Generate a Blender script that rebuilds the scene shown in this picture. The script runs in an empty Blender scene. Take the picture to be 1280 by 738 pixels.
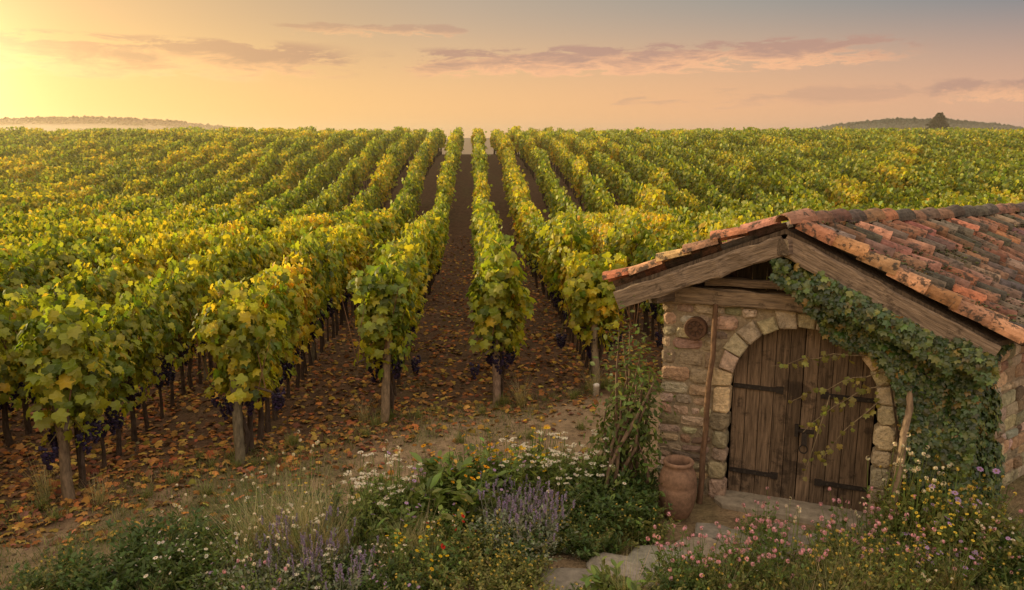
import bpy, math, numpy as np, random
from mathutils import Vector, Matrix
rng=np.random.default_rng(7); random.seed(7)
scn=bpy.context.scene
scn.view_settings.view_transform='Standard'
try: scn.view_settings.look='None'
except: pass
scn.view_settings.exposure=0
PSI=math.radians(2.7)
def nrm(a): return a/np.maximum(np.linalg.norm(a,axis=-1,keepdims=True),1e-9)
def sm(x): x=np.clip(x,0,1); return x*x*(3-2*x)
_w=[(rng.normal(size=3),rng.uniform(0,6.28)) for _ in range(24)]
def nz(P,scale=1.0,seed=0):
    P=np.asarray(P,float)*scale; o=0
    for i in range(6):
        v,p=_w[(i+seed*5)%24]
        o=o+np.sin(P@(v*(1+.5*i))+p+seed)/(1+.35*i)
    return o/3.2
def gz(x,y):
    x=np.asarray(x,float); y=np.asarray(y,float)
    z=2.62*sm((y-32)/42.)-.62*np.exp(-((y-32)/11.)**2)-5.5*sm((y-77)/90.)
    z=z*sm((y-13)/6.)+0
    z=z+(.30*np.sin(x*.07+.8)+.16*np.sin(x*.11+y*.16))*sm((y-26)/20)*(1-sm((y-58)/16))
    f=np.exp(-np.maximum(y-20,0)/15.)
    z=z+.022*f*(np.sin(x*1.7+y*.9)+np.sin(x*.8-y*2.1+1)+.6*np.sin(x*4.1+y*3.3))
    return z
# ---------- mesh builder
class MB:
    def __init__(s): s.V=[];s.L=[];s.T=[];s.C=[];s.M=[];s.n=0
    def add(s,V,F,col,mat=0):
        V=np.asarray(V,float).reshape(-1,3); n=len(V)
        col=np.asarray(col,float)
        if col.ndim==1: col=np.tile(col[:3],(n,1))
        s.V.append(V); s.C.append(col)
        if isinstance(F,np.ndarray):
            s.L.append((F+s.n).ravel()); s.T.append(np.full(len(F),F.shape[1])); s.M.append(np.full(len(F),mat))
        else:
            for f in F:
                s.L.append(np.array(f)+s.n); s.T.append(np.array([len(f)])); s.M.append(np.array([mat]))
        s.n+=n
    def scatter(s,TV,TF,P,R,S,C,mat=0):
        m=len(P); n=len(TV)
        if m==0: return
        S=np.asarray(S,float); S=S.reshape(m,1,-1) if S.ndim>1 else S.reshape(m,1,1)
        V=np.einsum('mij,mnj->mni',R,TV[None]*S)+P[:,None]
        col=np.repeat(C,n,axis=0)
        off=(np.arange(m)*n)
        if isinstance(TF,np.ndarray):
            F=(TF[None]+off[:,None,None]).reshape(-1,TF.shape[1]); s.add(V,F,col,mat)
    def obj(s,name,mats,smooth=False,link=True,parent=None):
        me=bpy.data.meshes.new(name)
        V=np.concatenate(s.V);L=np.concatenate(s.L).astype(np.int32);T=np.concatenate(s.T);M=np.concatenate(s.M);C=np.concatenate(s.C)
        me.vertices.add(len(V)); me.vertices.foreach_set('co',V.ravel().astype(np.float32))
        me.loops.add(len(L)); me.loops.foreach_set('vertex_index',L)
        me.polygons.add(len(T)); me.polygons.foreach_set('loop_start',np.concatenate([[0],np.cumsum(T)[:-1]]).astype(np.int32))
        me.polygons.foreach_set('material_index',M.astype(np.int32))
        me.polygons.foreach_set('use_smooth',np.full(len(T),smooth))
        me.update(calc_edges=True)
        a=me.color_attributes.new('Col','FLOAT_COLOR','POINT')
        a.data.foreach_set('color',np.concatenate([C,np.ones((len(C),1))],1).ravel().astype(np.float32))
        for m in mats: me.materials.append(m)
        o=bpy.data.objects.new(name,me)
        if link: scn.collection.objects.link(o)
        if parent: 
            o.parent=parent; o.matrix_parent_inverse=Matrix.Translation(-Vector(parent.location))
        return o
def frames(N,D):
    z=nrm(N); y=nrm(D-(D*z).sum(1,keepdims=True)*z); x=np.cross(y,z)
    return np.stack([x,y,z],axis=2)
def tube(mb,pts,rad,col,mat=0,n=7,jit=0):
    pts=np.asarray(pts,float); k=len(pts); rad=np.broadcast_to(rad,(k,)) if np.ndim(rad) else np.full(k,rad)
    t=nrm(np.gradient(pts,axis=0))
    ref=np.array([1,0,0.]) if abs(t[0][0])<.8 else np.array([0,1.,0])
    a=nrm(np.cross(t,ref)); b=np.cross(t,a); th=np.arange(n)*2*np.pi/n
    r=rad[:,None]*(1+jit*rng.normal(size=(k,n)))
    V=pts[:,None]+r[...,None]*(np.cos(th)[None,:,None]*a[:,None]+np.sin(th)[None,:,None]*b[:,None])
    F=[]
    for i in range(k-1):
        for j in range(n):
            j2=(j+1)%n; F.append((i*n+j,i*n+j2,(i+1)*n+j2,(i+1)*n+j))
    mb.add(V,np.array(F),col,mat)
    mb.add(V[0][::-1],[tuple(range(n))],col,mat); mb.add(V[-1],[tuple(range(n))],col,mat)
# ---------- templates
def fan(outline,cz=.0):
    o=np.array(outline,float); V=np.vstack([[0,.45,cz],o]); n=len(o)
    F=np.array([(0,1+i,1+(i+1)%n) for i in range(n)]); return V,F
LEAF=fan([(0,0,0),(.28,-.1,-.05),(.5,.15,-.12),(.38,.38,-.03),(.5,.68,-.14),(.2,.7,-.03),(0,1.02,-.16),(-.2,.7,-.03),(-.5,.68,-.14),(-.38,.38,-.03),(-.5,.15,-.12),(-.28,-.1,-.05)],.05)
LEAF2=(np.array([(0,-.05,0),(.5,.2,-.1),(.42,.7,-.12),(0,1,-.1),(-.42,.7,-.12),(-.5,.2,-.1)],float),np.array([(0,1,5),(1,2,3),(1,3,5),(5,3,4)]))
OVAL=(np.array([(0,0,0),(.24,.35,.04),(.2,.7,.02),(0,1,-.08),(-.2,.7,.02),(-.24,.35,.04)],float),np.array([(0,1,2),(0,2,3),(0,3,4),(0,4,5)]))
BLADE=(np.array([(-.5,0,0),(.5,0,0),(.38,0.12,.5),(-.38,.12,.5),(0,.42,1)],float),np.array([(0,1,2),(0,2,3),(3,2,4)]))
def ico(sub=1):
    import bmesh
    b=bmesh.new(); bmesh.ops.create_icosphere(b,subdivisions=sub,radius=1)
    V=np.array([v.co[:] for v in b.verts]); F=np.array([[v.index for v in f.verts] for f in b.faces]); b.free(); return V,F
ICO=ico(1)
def eye(m): return np.tile(np.eye(3),(m,1,1))
def vary(c,m,a=.18):
    c=np.asarray(c,float); c=np.tile(c,(m,1)) if c.ndim==1 else c
    return np.clip(c*(1+rng.normal(0,a,(m,1)))*(1+rng.normal(0,a*.35,(m,3))),.002,1)
# ---------- materials
def newmat(name):
    m=bpy.data.materials.new(name); m.use_nodes=True; nt=m.node_tree; nt.nodes.clear(); return m,nt
def N(nt,t,**k):
    n=nt.nodes.new(t)
    for a,b in k.items(): setattr(n,a,b)
    return n
def leafmat(name,trans=.35,rough=.5,gain=1.5,spec=.05):
    m,nt=newmat(name); L=nt.links.new
    at=N(nt,'ShaderNodeAttribute',attribute_name='Col'); p=N(nt,'ShaderNodeBsdfDiffuse')
    tr=N(nt,'ShaderNodeBsdfTranslucent'); mx=N(nt,'ShaderNodeMixShader'); mx.inputs[0].default_value=trans
    gs=N(nt,'ShaderNodeBsdfGlossy'); gs.inputs['Roughness'].default_value=rough; m2=N(nt,'ShaderNodeMixShader'); m2.inputs[0].default_value=spec
    g=N(nt,'ShaderNodeVectorMath',operation='MULTIPLY'); g.inputs[1].default_value=(gain*1.1,gain,gain*.6)
    o=N(nt,'ShaderNodeOutputMaterial')
    L(at.outputs['Color'],p.inputs['Color']); L(at.outputs['Color'],g.inputs[0]); L(g.outputs[0],tr.inputs[0])
    L(p.outputs[0],mx.inputs[1]); L(tr.outputs[0],mx.inputs[2])
    if spec>0:
        L(mx.outputs[0],m2.inputs[1]); L(gs.outputs[0],m2.inputs[2]); L(m2.outputs[0],o.inputs[0])
    else: L(mx.outputs[0],o.inputs[0])
    return m
def attrmat(name,rough=.85,nscale=20,ncontrast=.5,bump=.3,bdist=.02,stretch=(1,1,1),coord='Object',spots=None,bscale=None):
    m,nt=newmat(name); L=nt.links.new
    at=N(nt,'ShaderNodeAttribute',attribute_name='Col'); tc=N(nt,'ShaderNodeTexCoord'); mp=N(nt,'ShaderNodeMapping'); mp.inputs['Scale'].default_value=stretch
    L(tc.outputs[coord],mp.inputs[0])
    n1=N(nt,'ShaderNodeTexNoise'); n1.inputs['Scale'].default_value=nscale; n1.inputs['Detail'].default_value=6; n1.inputs['Roughness'].default_value=.65
    n2=N(nt,'ShaderNodeTexNoise'); n2.inputs['Scale'].default_value=(bscale or nscale*2.5); n2.inputs['Detail'].default_value=4
    L(mp.outputs[0],n1.inputs[0]); L(mp.outputs[0],n2.inputs[0])
    mr=N(nt,'ShaderNodeMapRange'); mr.inputs[1].default_value=.3; mr.inputs[2].default_value=.7; mr.inputs[3].default_value=1-ncontrast; mr.inputs[4].default_value=1+ncontrast
    L(n1.outputs[0],mr.inputs[0])
    mu=N(nt,'ShaderNodeVectorMath',operation='SCALE'); L(at.outputs['Color'],mu.inputs[0]); L(mr.outputs[0],mu.inputs[3])
    last=mu.outputs[0]
    if spots:
        n3=N(nt,'ShaderNodeTexNoise'); n3.inputs['Scale'].default_value=spots[0]; n3.inputs['Detail'].default_value=6; n3.inputs['Roughness'].default_value=.7
        L(tc.outputs[coord],n3.inputs[0])
        r3=N(nt,'ShaderNodeMapRange'); r3.inputs[1].default_value=spots[1]; r3.inputs[2].default_value=spots[1]+.07
        L(n3.outputs[0],r3.inputs[0]); sc=N(nt,'ShaderNodeMath',operation='MULTIPLY'); sc.inputs[1].default_value=spots[3]; L(r3.outputs[0],sc.inputs[0])
        mx=N(nt,'ShaderNodeMix',data_type='RGBA'); mx.inputs['B'].default_value=(*spots[2],1)
        L(sc.outputs[0],mx.inputs['Factor']); L(last,mx.inputs['A']); last=mx.outputs['Result']
    p=N(nt,'ShaderNodeBsdfPrincipled'); p.inputs['Roughness'].default_value=rough; p.inputs['Specular IOR Level'].default_value=.25
    L(last,p.inputs['Base Color'])
    ad=N(nt,'ShaderNodeMath',operation='ADD'); L(n1.outputs[0],ad.inputs[0]); L(n2.outputs[0],ad.inputs[1])
    b=N(nt,'ShaderNodeBump'); b.inputs['Strength'].default_value=bump; b.inputs['Distance'].default_value=bdist
    L(ad.outputs[0],b.inputs['Height']); L(b.outputs[0],p.inputs['Normal'])
    o=N(nt,'ShaderNodeOutputMaterial'); L(p.outputs[0],o.inputs[0]); return m
M_LEAF=leafmat('vine_leaf',.45,.5,1.75,.035)
M_GREEN=leafmat('green_leaf',.33,.5,1.5,.03)
M_IVY=leafmat('ivy_leaf',.15,.35,1.2,.06)
M_DRY=leafmat('dry_leaf',.1,.8,1.0,0)
M_PETAL=leafmat('petal',.35,.6,1.0,0)
M_BARK=attrmat('bark',.9,30,.5,.6,.01,(1,1,.3))
M_WOOD=attrmat('weathered_wood',.8,14,.62,.9,.016,(3,3,.22),spots=(3,.55,(.035,.025,.02),.65))
M_GRAPE=attrmat('grape_skin',.35,60,.3,.05,.001)
M_SOIL=attrmat('soil',.95,5,.45,.9,.05,spots=(2.2,.6,(.05,.035,.02),.5),bscale=28)
M_STONE=attrmat('limestone',.9,14,.45,1.0,.022,spots=(7,.57,(.10,.078,.055),.65),bscale=50)
M_MORTAR=attrmat('mortar',.95,25,.35,.8,.02)
M_TILE=attrmat('terracotta_tile',.85,9,.5,.6,.014,spots=(11,.515,(.055,.047,.036),.88),bscale=60)
M_IRON=attrmat('rusty_iron',.6,40,.4,.4,.003)
M_CLAY=attrmat('clay_jar',.75,18,.4,.3,.006,spots=(9,.58,(.07,.05,.035),.5))
M_HILL=attrmat('hill_haze_colour',1,.05,.15,0,.1)  # haze on the far ridges is only their pale base colour
M_ROCK=attrmat('flagstone',.85,10,.35,.6,.012,spots=(6,.60,(.07,.07,.035),.5))
# ---------- camera
cam=bpy.data.cameras.new('camera'); cam.lens=28.24; cam.sensor_width=36; cam.clip_end=9000
co=bpy.data.objects.new('camera',cam); co.location=(0,0,4.3); co.rotation_euler=(math.radians(90-11.15),0,0)
scn.collection.objects.link(co); scn.camera=co
# ---------- sun + world
AZ=math.radians(-61); EL=math.radians(10)
sd=Vector((math.sin(AZ)*math.cos(EL),math.cos(AZ)*math.cos(EL),math.sin(EL)))
sl=bpy.data.lights.new('sun','SUN'); sl.energy=5.0; sl.angle=math.radians(.8); sl.color=(1,.78,.43)
so=bpy.data.objects.new('sun',sl); so.rotation_euler=sd.to_track_quat('Z','Y').to_euler(); so.location=(-30,30,20); scn.collection.objects.link(so)
w=bpy.data.worlds.new('World'); scn.world=w; w.use_nodes=True; nt=w.node_tree; nt.nodes.clear(); L=nt.links.new
def M_(op,a,b=None,c=None,clamp=False):
    n=N(nt,'ShaderNodeMath',operation=op,use_clamp=clamp)
    for i,v in enumerate((a,b,c)):
        if v is None: continue
        if isinstance(v,(int,float)): n.inputs[i].default_value=v
        else: L(v,n.inputs[i])
    return n.outputs[0]
def SS(v,a,b):
    n=N(nt,'ShaderNodeMapRange',interpolation_type='SMOOTHSTEP'); n.inputs[1].default_value=a; n.inputs[2].default_value=b; L(v,n.inputs[0]); return n.outputs[0]
def MIX(f,a,b):
    n=N(nt,'ShaderNodeMix',data_type='RGBA')
    if isinstance(f,(int,float)): n.inputs['Factor'].default_value=f
    else: L(f,n.inputs['Factor'])
    for k,v in (('A',a),('B',b)):
        if isinstance(v,tuple): n.inputs[k].default_value=(*v,1)
        else: L(v,n.inputs[k])
    return n.outputs['Result']
def RAMP(f,st):
    n=N(nt,'ShaderNodeValToRGB'); e=n.color_ramp.elements
    while len(e)>1: e.remove(e[-1])
    e[0].position=st[0][0]; e[0].color=(*st[0][1],1)
    for p,c in st[1:]:
        q=e.new(p); q.color=(*c,1)
    L(f,n.inputs[0]); return n.outputs[0]
tc=N(nt,'ShaderNodeTexCoord'); sp=N(nt,'ShaderNodeSeparateXYZ'); L(tc.outputs['Generated'],sp.inputs[0])
X,Y,Z=sp.outputs
az=M_('ARCTAN2',X,Y)
azn=M_('MULTIPLY_ADD',az,1/1.4,.5,clamp=True)
hor=RAMP(azn,[(0,(1.0,.62,.17)),(.16,(1.0,.59,.19)),(.42,(.97,.55,.23)),(.65,(.89,.48,.24)),(.9,(.74,.41,.26)),(1,(.6,.36,.28))])
top=RAMP(azn,[(0,(.80,.48,.18)),(.16,(.68,.42,.19)),(.45,(.51,.39,.28)),(.7,(.33,.315,.285)),(.92,(.17,.22,.26)),(1,(.14,.19,.25))])
c1=MIX(SS(Z,.02,.175),hor,top)
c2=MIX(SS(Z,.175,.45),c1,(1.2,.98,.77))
def band(e0,slope,wd,a0,a1,soft,thr,scl,seed,zs=4.5,sf=.26):
    e=M_('SUBTRACT',Z,M_('MULTIPLY_ADD',az,slope,e0))
    mpn=N(nt,'ShaderNodeCombineXYZ'); L(M_('MULTIPLY',az,scl),mpn.inputs[0]); L(M_('MULTIPLY',Z,scl*zs),mpn.inputs[1]); mpn.inputs[2].default_value=seed
    no=N(nt,'ShaderNodeTexNoise'); no.inputs['Scale'].default_value=1; no.inputs['Detail'].default_value=9; no.inputs['Roughness'].default_value=.68; no.inputs['Distortion'].default_value=.35
    L(mpn.outputs[0],no.inputs[0])
    mk=M_('SUBTRACT',1,M_('POWER',M_('ABSOLUTE',M_('DIVIDE',e,wd)),1.5),clamp=True)
    mk=M_('MULTIPLY',M_('MULTIPLY',mk,SS(az,a0,a0+soft)),M_('SUBTRACT',1,SS(az,a1-soft,a1)))
    v=M_('ADD',M_('MULTIPLY',mk,.5),M_('MULTIPLY',M_('SUBTRACT',no.outputs[0],.5),2.4))
    e2=M_('ADD',M_('DIVIDE',e,wd),M_('MULTIPLY',M_('SUBTRACT',no.outputs[0],.5),4.0))
    return M_('MULTIPLY',SS(v,thr,thr+sf),SS(mk,0,.3)),e2
bands=[(band(.087,.016,.020,-.20,.50,.2,.03,17,1.3,4.6),.9),(band(.083,-.004,.026,-.80,-.14,.2,.04,14,4.7,4.6),.85),
 (band(.122,0,.009,-.30,-.02,.1,.12,22,8.1),.6),(band(.036,.02,.016,.0,.85,.15,.28,9,3.3),.4),(band(.047,0.0,.016,.44,.72,.09,.05,26,6.3,2.2),.8)]
cc=MIX(SS(azn,.1,.6),(.60,.33,.16),(.50,.29,.22))
ccl=MIX(SS(azn,.1,.6),(1.1,.62,.24),(1.0,.53,.28))
c3=c2
for (b,e),amt in bands:
    c3=MIX(M_('MULTIPLY',b,amt),c3,MIX(SS(e,-.9,.6),ccl,cc))
gd=Vector((math.sin(math.radians(-36)),math.cos(math.radians(-36)),.06)).normalized()
dp=N(nt,'ShaderNodeVectorMath',operation='DOT_PRODUCT'); L(tc.outputs['Generated'],dp.inputs[0]); dp.inputs[1].default_value=gd
dm=M_('MAXIMUM',dp.outputs['Value'],0.0)
gl=M_('ADD',M_('MULTIPLY',M_('POWER',dm,30.0),.42),M_('MULTIPLY',M_('POWER',dm,250.0),.8))
glo=N(nt,'ShaderNodeVectorMath',operation='SCALE'); glo.inputs[0].default_value=(1.0,.64,.27); L(gl,glo.inputs[3])
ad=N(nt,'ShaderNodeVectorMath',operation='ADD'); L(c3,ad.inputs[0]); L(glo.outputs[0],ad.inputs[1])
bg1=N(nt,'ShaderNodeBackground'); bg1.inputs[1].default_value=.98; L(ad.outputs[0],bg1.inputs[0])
sky=N(nt,'ShaderNodeTexSky',sky_type='NISHITA'); sky.sun_disc=False; sky.sun_elevation=EL; sky.sun_rotation=AZ%(2*math.pi)
bg2=N(nt,'ShaderNodeBackground'); bg2.inputs[1].default_value=.006; L(sky.outputs[0],bg2.inputs[0])
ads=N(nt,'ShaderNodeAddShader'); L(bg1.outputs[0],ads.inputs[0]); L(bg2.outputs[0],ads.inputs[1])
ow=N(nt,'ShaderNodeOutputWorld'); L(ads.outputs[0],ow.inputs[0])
# ---------- evening haze over the field (real scattering volume)
hm,hnt=newmat('evening_haze')
vs=N(hnt,'ShaderNodeVolumeScatter'); vs.inputs['Color'].default_value=(1,.84,.56,1); vs.inputs['Density'].default_value=.0019; vs.inputs['Anisotropy'].default_value=.72
ho=N(hnt,'ShaderNodeOutputMaterial'); hnt.links.new(vs.outputs[0],ho.inputs['Volume'])
mb=MB(); x0,x1,y0,y1,z0,z1=-260,260,26,300,-20,8
mb.add(np.array([(x,y,z) for z in (z0,z1) for x,y in ((x0,y0),(x1,y0),(x1,y1),(x0,y1))],float),np.array([(0,3,2,1),(4,5,6,7),(0,1,5,4),(1,2,6,5),(2,3,7,6),(3,0,4,7)]),(1,1,1))
mb.obj('evening_haze',[hm])
# ---------- ground
def ystart(x): return np.interp(x,[-12,-8,-4.9,-3.15,-1.4,.35,2.1,3.85,5.6,7.4,9,14,80],[5.5,7.0,9.4,10.4,11.9,12.8,13.4,14.2,15.4,16.6,17,16,16])
def bedline(x): return np.interp(x,[-5.5,-4.6,-3.3,-1.7,.6,1.6,1.9],[6.0,6.9,7.8,8.8,9.5,9.7,9.6])
xs=np.unique(np.round(np.concatenate([np.geomspace(75,4000,14)*-1,np.arange(-74,-9,1.5),np.arange(-9,9,.11),np.arange(9,75,1.5),np.geomspace(75,4000,14)]),3))
ys=np.unique(np.round(np.concatenate([[-200,-60,-20,-8,0,3],np.arange(5,17,.11),np.arange(17,90,.6),np.geomspace(90,5000,26)]),3))
gx,gy=np.meshgrid(xs,ys); P=np.stack([gx,gy,gz(gx,gy)],-1).reshape(-1,3)
near=(P[:,1]<18)&(P[:,1]>4)&(abs(P[:,0])<10)
P[:,2]+=near*.012*nz(P,3.1,1)
nx,ny=len(xs),len(ys)
I=(np.arange(ny-1)[:,None]*nx+np.arange(nx-1)[None]).ravel()
F=np.stack([I,I+1,I+nx+1,I+nx],1)
soil=np.array([.125,.070,.038]); path=np.array([.29,.205,.12]); grs=np.array([.10,.11,.035])
pf=sm((ystart(P[:,0])+.0-P[:,1])/1.1+.5*nz(P,1.1,2))[:,None]
C=soil*(1-pf)+path*pf
gm=sm(.08+.9*nz(P*[1,1,0],.9,3)+.5*nz(P*[1,1,0],3,1))[:,None]*(.2+.5*pf)
C=C*(1-gm)+grs*gm
mb=MB(); mb.add(P,F,C); mb.obj('ground',[M_SOIL],True)
# ---------- vines
PAL=np.array([[.085,.14,.016],[.16,.21,.02],[.31,.32,.024],[.54,.44,.035],[.56,.30,.025],[.34,.13,.025]])
def palcol(t):
    t=np.clip(t,0,4.99); i=t.astype(int); f=(t-i)[:,None]; return PAL[i]*(1-f)+PAL[i+1]*f
def vine(nleaf,size,tmpl,tone,detail,seed,end=False,ln=1.0):
    mb=MB(); m=int(nleaf*ln)
    zt=rng.beta(1.35,1.05,m)
    z=1.0+1.05*zt
    hl=ln/2+.08
    y=rng.uniform(-hl,hl,m)
    side=rng.choice([-1,1],m)
    prof=.30*np.sqrt(np.clip(1-((z-1.57)/.60)**2,.08,1))
    lump=1+.68*nz(np.stack([side*3.,y*3.2,z*2.6],1)+seed*7,1,seed%4)
    x=side*prof*lump*(.5+.5*np.sqrt(rng.random(m)))
    z=z+.17*nz(np.stack([y*3,x,z*0],1)+seed,1.3,1)
    k=m//8; z[:k]=rng.uniform(1.85,2.34,k); x[:k]=rng.normal(0,.14,k); y[:k]=np.round(y[:k]*4)/4+rng.normal(0,.05,k)
    kk=m//12; z[k:k+kk]=rng.uniform(.80,1.1,kk); y[k:k+kk]=np.round(rng.uniform(-3*hl,3*hl,kk))/3+rng.normal(0,.05,kk)
    if end:
        a=rng.uniform(0,2*np.pi,m); z=1.15+1.0*rng.beta(1.5,1.0,m); r=.40*np.sqrt(np.clip(1-((z-1.75)/.62)**2,.08,1))*(1+.6*nz(np.stack([np.cos(a)*2,np.sin(a)*2,z*3],1)+seed,1,1))*(.45+.55*np.sqrt(rng.random(m)))
        x=r*np.cos(a); y=r*np.sin(a)*1.1; side=np.sign(x)
        q=m//9; z[:q]=rng.uniform(.95,1.3,q); q2=q+m//8; z[q:q2]=rng.uniform(2.0,2.38,q2-q); x[q:q2]=np.round(rng.uniform(-1.5,1.5,q2-q))*.15+rng.normal(0,.04,q2-q)
    P=np.stack([x,y,z],1)
    Nn=np.stack([side*1.0+0*x,rng.normal(0,.6,m),.45+rng.normal(0,.45,m)],1)+rng.normal(0,.35,(m,3))
    if end: Nn=np.stack([np.cos(a),np.sin(a),.4+0*a],1)+rng.normal(0,.5,(m,3))
    D=np.stack([rng.normal(0,.45,m),rng.normal(0,.45,m),-np.ones(m)],1)
    S=size*rng.uniform(.55,1.25,m)
    t=tone+.8*nz(P*[1.6,2.4,1.6]+seed*3,1.3,2)+rng.normal(0,.6,m)-(z-1.5)*.35
    mb.scatter(*tmpl,P,frames(Nn,D),S,vary(palcol(t),m,.22),0)
    nt_=int(round(ln))
    if detail>0:
        for yy in ([0.] if end else np.arange(nt_*2)*.5-ln/2+.25) if detail>1 else np.arange(nt_)-ln/2+.5:
            yy=yy+random.uniform(-.09,.09)
            pts=np.array([[0,yy,-.1],[.05*random.uniform(-1,1),yy+.03,.3],[.07*random.uniform(-1,1),yy-.04+random.uniform(-.06,.06),.65],[0,yy+.03,1.05]])
            tube(mb,pts,np.array([.042,.034,.028,.03])*random.uniform(.8,1.3),(.08,.055,.04),1,6 if detail>1 else 4,.15)
        tube(mb,[[0,-hl,1.0],[.02,0,1.04],[0,hl,1.0]],.018,(.09,.065,.045),1,4)
    if detail>1:
        for i in range(int(8*ln)):
            b=np.array([rng.normal(0,.05),rng.uniform(-hl,hl),1.0]); e=b+[rng.normal(0,.18),rng.normal(0,.15),rng.uniform(.5,1.15)]
            tube(mb,[b,(b+e)/2+rng.normal(0,.03,3),e],[.009,.007,.004],(.2,.11,.055),1,4)
        for i in range(int(9*ln) if not end else 6):
            c=np.array([rng.choice([-1,1])*rng.uniform(.08,.24),rng.uniform(-hl,hl),rng.uniform(.80,1.0)])
            n=38; h=rng.random(n); r=.072*(1-h)**.55; a=rng.uniform(0,6.28,n)
            Pg=c+np.stack([r*np.cos(a),r*np.sin(a),-.27*h],1)
            mb.scatter(*ICO,Pg,eye(n),rng.uniform(.018,.024,n),vary((.022,.014,.038),n,.3),2)
            tube(mb,[c,c+[-c[0]*.6,0,.16]],.005,(.12,.09,.03),1,4)
    return mb.obj('vine_part',[M_LEAF,M_BARK,M_GRAPE],False,False)
vcol=bpy.data.collections.new('vine_segments')
spec=[]
for i in range(5): spec.append((580,.135,LEAF,[1.3,1.65,2.15,1.45,2.5][i],2,i+1,False,2.0))
for i in range(3): spec.append((600,.135,LEAF,[1.7,2.2,1.5][i],2,i+11,True,1.0))
for i in range(5): spec.append((290,.165,LEAF2,[1.25,1.5,1.95,1.4,2.2][i],1,i+21,False,3.0))
for i,s in enumerate(spec):
    o=vine(*s); o.name='vine_part_%02d'%i; vcol.objects.link(o)
def gngroup(coll,name):
    g=bpy.data.node_groups.new(name,'GeometryNodeTree')
    g.interface.new_socket('Geometry',in_out='INPUT',socket_type='NodeSocketGeometry'); g.interface.new_socket('Geometry',in_out='OUTPUT',socket_type='NodeSocketGeometry')
    gi=g.nodes.new('NodeGroupInput'); go=g.nodes.new('NodeGroupOutput'); ip=g.nodes.new('GeometryNodeInstanceOnPoints')
    ci=g.nodes.new('GeometryNodeCollectionInfo'); ci.inputs[0].default_value=coll; ci.inputs['Separate Children'].default_value=True; ci.inputs['Reset Children'].default_value=True
    def na(nm,t):
        n=g.nodes.new('GeometryNodeInputNamedAttribute'); n.data_type=t; n.inputs[0].default_value=nm; return n.outputs['Attribute']
    l=g.links.new
    l(gi.outputs[0],ip.inputs['Points']); l(ci.outputs[0],ip.inputs['Instance']); ip.inputs['Pick Instance'].default_value=True
    l(na('vid','INT'),ip.inputs['Instance Index']); l(na('rot','FLOAT_VECTOR'),ip.inputs['Rotation']); l(na('scl','FLOAT_VECTOR'),ip.inputs['Scale'])
    l(ip.outputs[0],go.inputs[0]); return g
def instancer(name,P,vid,rot,scl,grp):
    me=bpy.data.meshes.new(name); me.vertices.add(len(P)); me.vertices.foreach_set('co',np.asarray(P,np.float32).ravel())
    a=me.attributes.new('vid','INT','POINT'); a.data.foreach_set('value',np.asarray(vid,np.int32))
    a=me.attributes.new('rot','FLOAT_VECTOR','POINT'); a.data.foreach_set('vector',np.asarray(rot,np.float32).ravel())
    a=me.attributes.new('scl','FLOAT_VECTOR','POINT'); a.data.foreach_set('vector',np.asarray(scl,np.float32).ravel())
    me.update(); o=bpy.data.objects.new(name,me); scn.collection.objects.link(o)
    md=o.modifiers.new('instances','NODES'); md.node_group=grp; return o
vg=gngroup(vcol,'vine_instancing')
cP,sP=math.cos(PSI),math.sin(PSI)
def r2w(xr,yr):
    xr=xr+.35*math.sin((yr-13)*.055)*(xr/40.)*2.0+.05*math.sin(yr*.31+xr*1.3)*(1 if yr>18 else 0)
    return xr*cP-yr*sP, yr*cP+xr*sP
for k in range(-32,37):
    xr=.35+1.75*k
    ye=float(ystart(xr))+ (rng.uniform(-.25,.25) if abs(k)>3 else 0)
    P=[];vid=[];rot=[];scl=[]
    yy=ye
    while yy<81:
        sg=1.95 if yy<26 else 2.95
        X0,Y0=r2w(xr,yy+sg/2)
        if abs(X0)<.70*Y0+5:
            z=float(gz(X0,Y0)); sl_=math.atan(float(gz(X0,Y0+sg/2)-gz(X0,Y0-sg/2))/sg)
            fl=rng.random()<.5
            if yy<26: v=rng.choice([0,1,2,3,4],p=[.24,.24,.20,.22,.10])
            else:
                pr=np.array([.18,.22,.24,.2,.16]) if X0<6 else np.array([.30,.22,.12,.28,.08]); v=8+rng.choice(5,p=pr)
            P.append((X0+rng.normal(0,.03),Y0,z)); vid.append(v)
            rot.append((-sl_ if fl else sl_,0,PSI+(math.pi if fl else 0)+rng.normal(0,.015)))
            s=1.0+.05*math.sin(yy*.7+k)+rng.normal(0,.045); scl.append((s*(1.0+rng.normal(0,.12)),1.03,s))
        yy+=sg
    if len(P)<2: continue
    X0,Y0=r2w(xr,ye+.12); vis=abs(X0)<.70*Y0+5
    if vis:
        P.append((X0,Y0,float(gz(X0,Y0)))); vid.append(5+(k%3)); rot.append((0,0,rng.uniform(0,6))); s=rng.uniform(.9,1.12); scl.append((s*1.05,s*1.05,rng.uniform(.95,1.04)))
    ob=instancer('vine_row',P,vid,rot,scl,vg)
    mb=MB()
    q=ye
    j=0
    while q<(45 if abs(k)<25 else 20):
        a,b=r2w(xr,q); 
        if abs(a)<.7*b+5:
            z=float(gz(a,b)); lean=rng.normal(0,.05) - (.12 if j==0 and k<-2 else 0)
            rr=.068 if j==0 else .035
            hh=1.6 if j==0 else 1.9
            zs=np.linspace(-.15,hh,7); ly=(-.10 if j==0 else 0)
            pts=np.stack([a+lean*zs/1.4+rng.normal(0,.008,7),b+ly*(1.4-zs)*1.0,z+zs],1)
            tube(mb,pts,[rr*1.05,rr,rr*.97,rr*1.0,rr*.93,rr*.95,rr*.9],vary((.23,.175,.12),1,.15)[0],0,9,.05)
        q+=4.9; j+=1
    if mb.n:
        po=mb.obj('wooden_posts',[M_BARK],True); po.parent=ob
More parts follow.
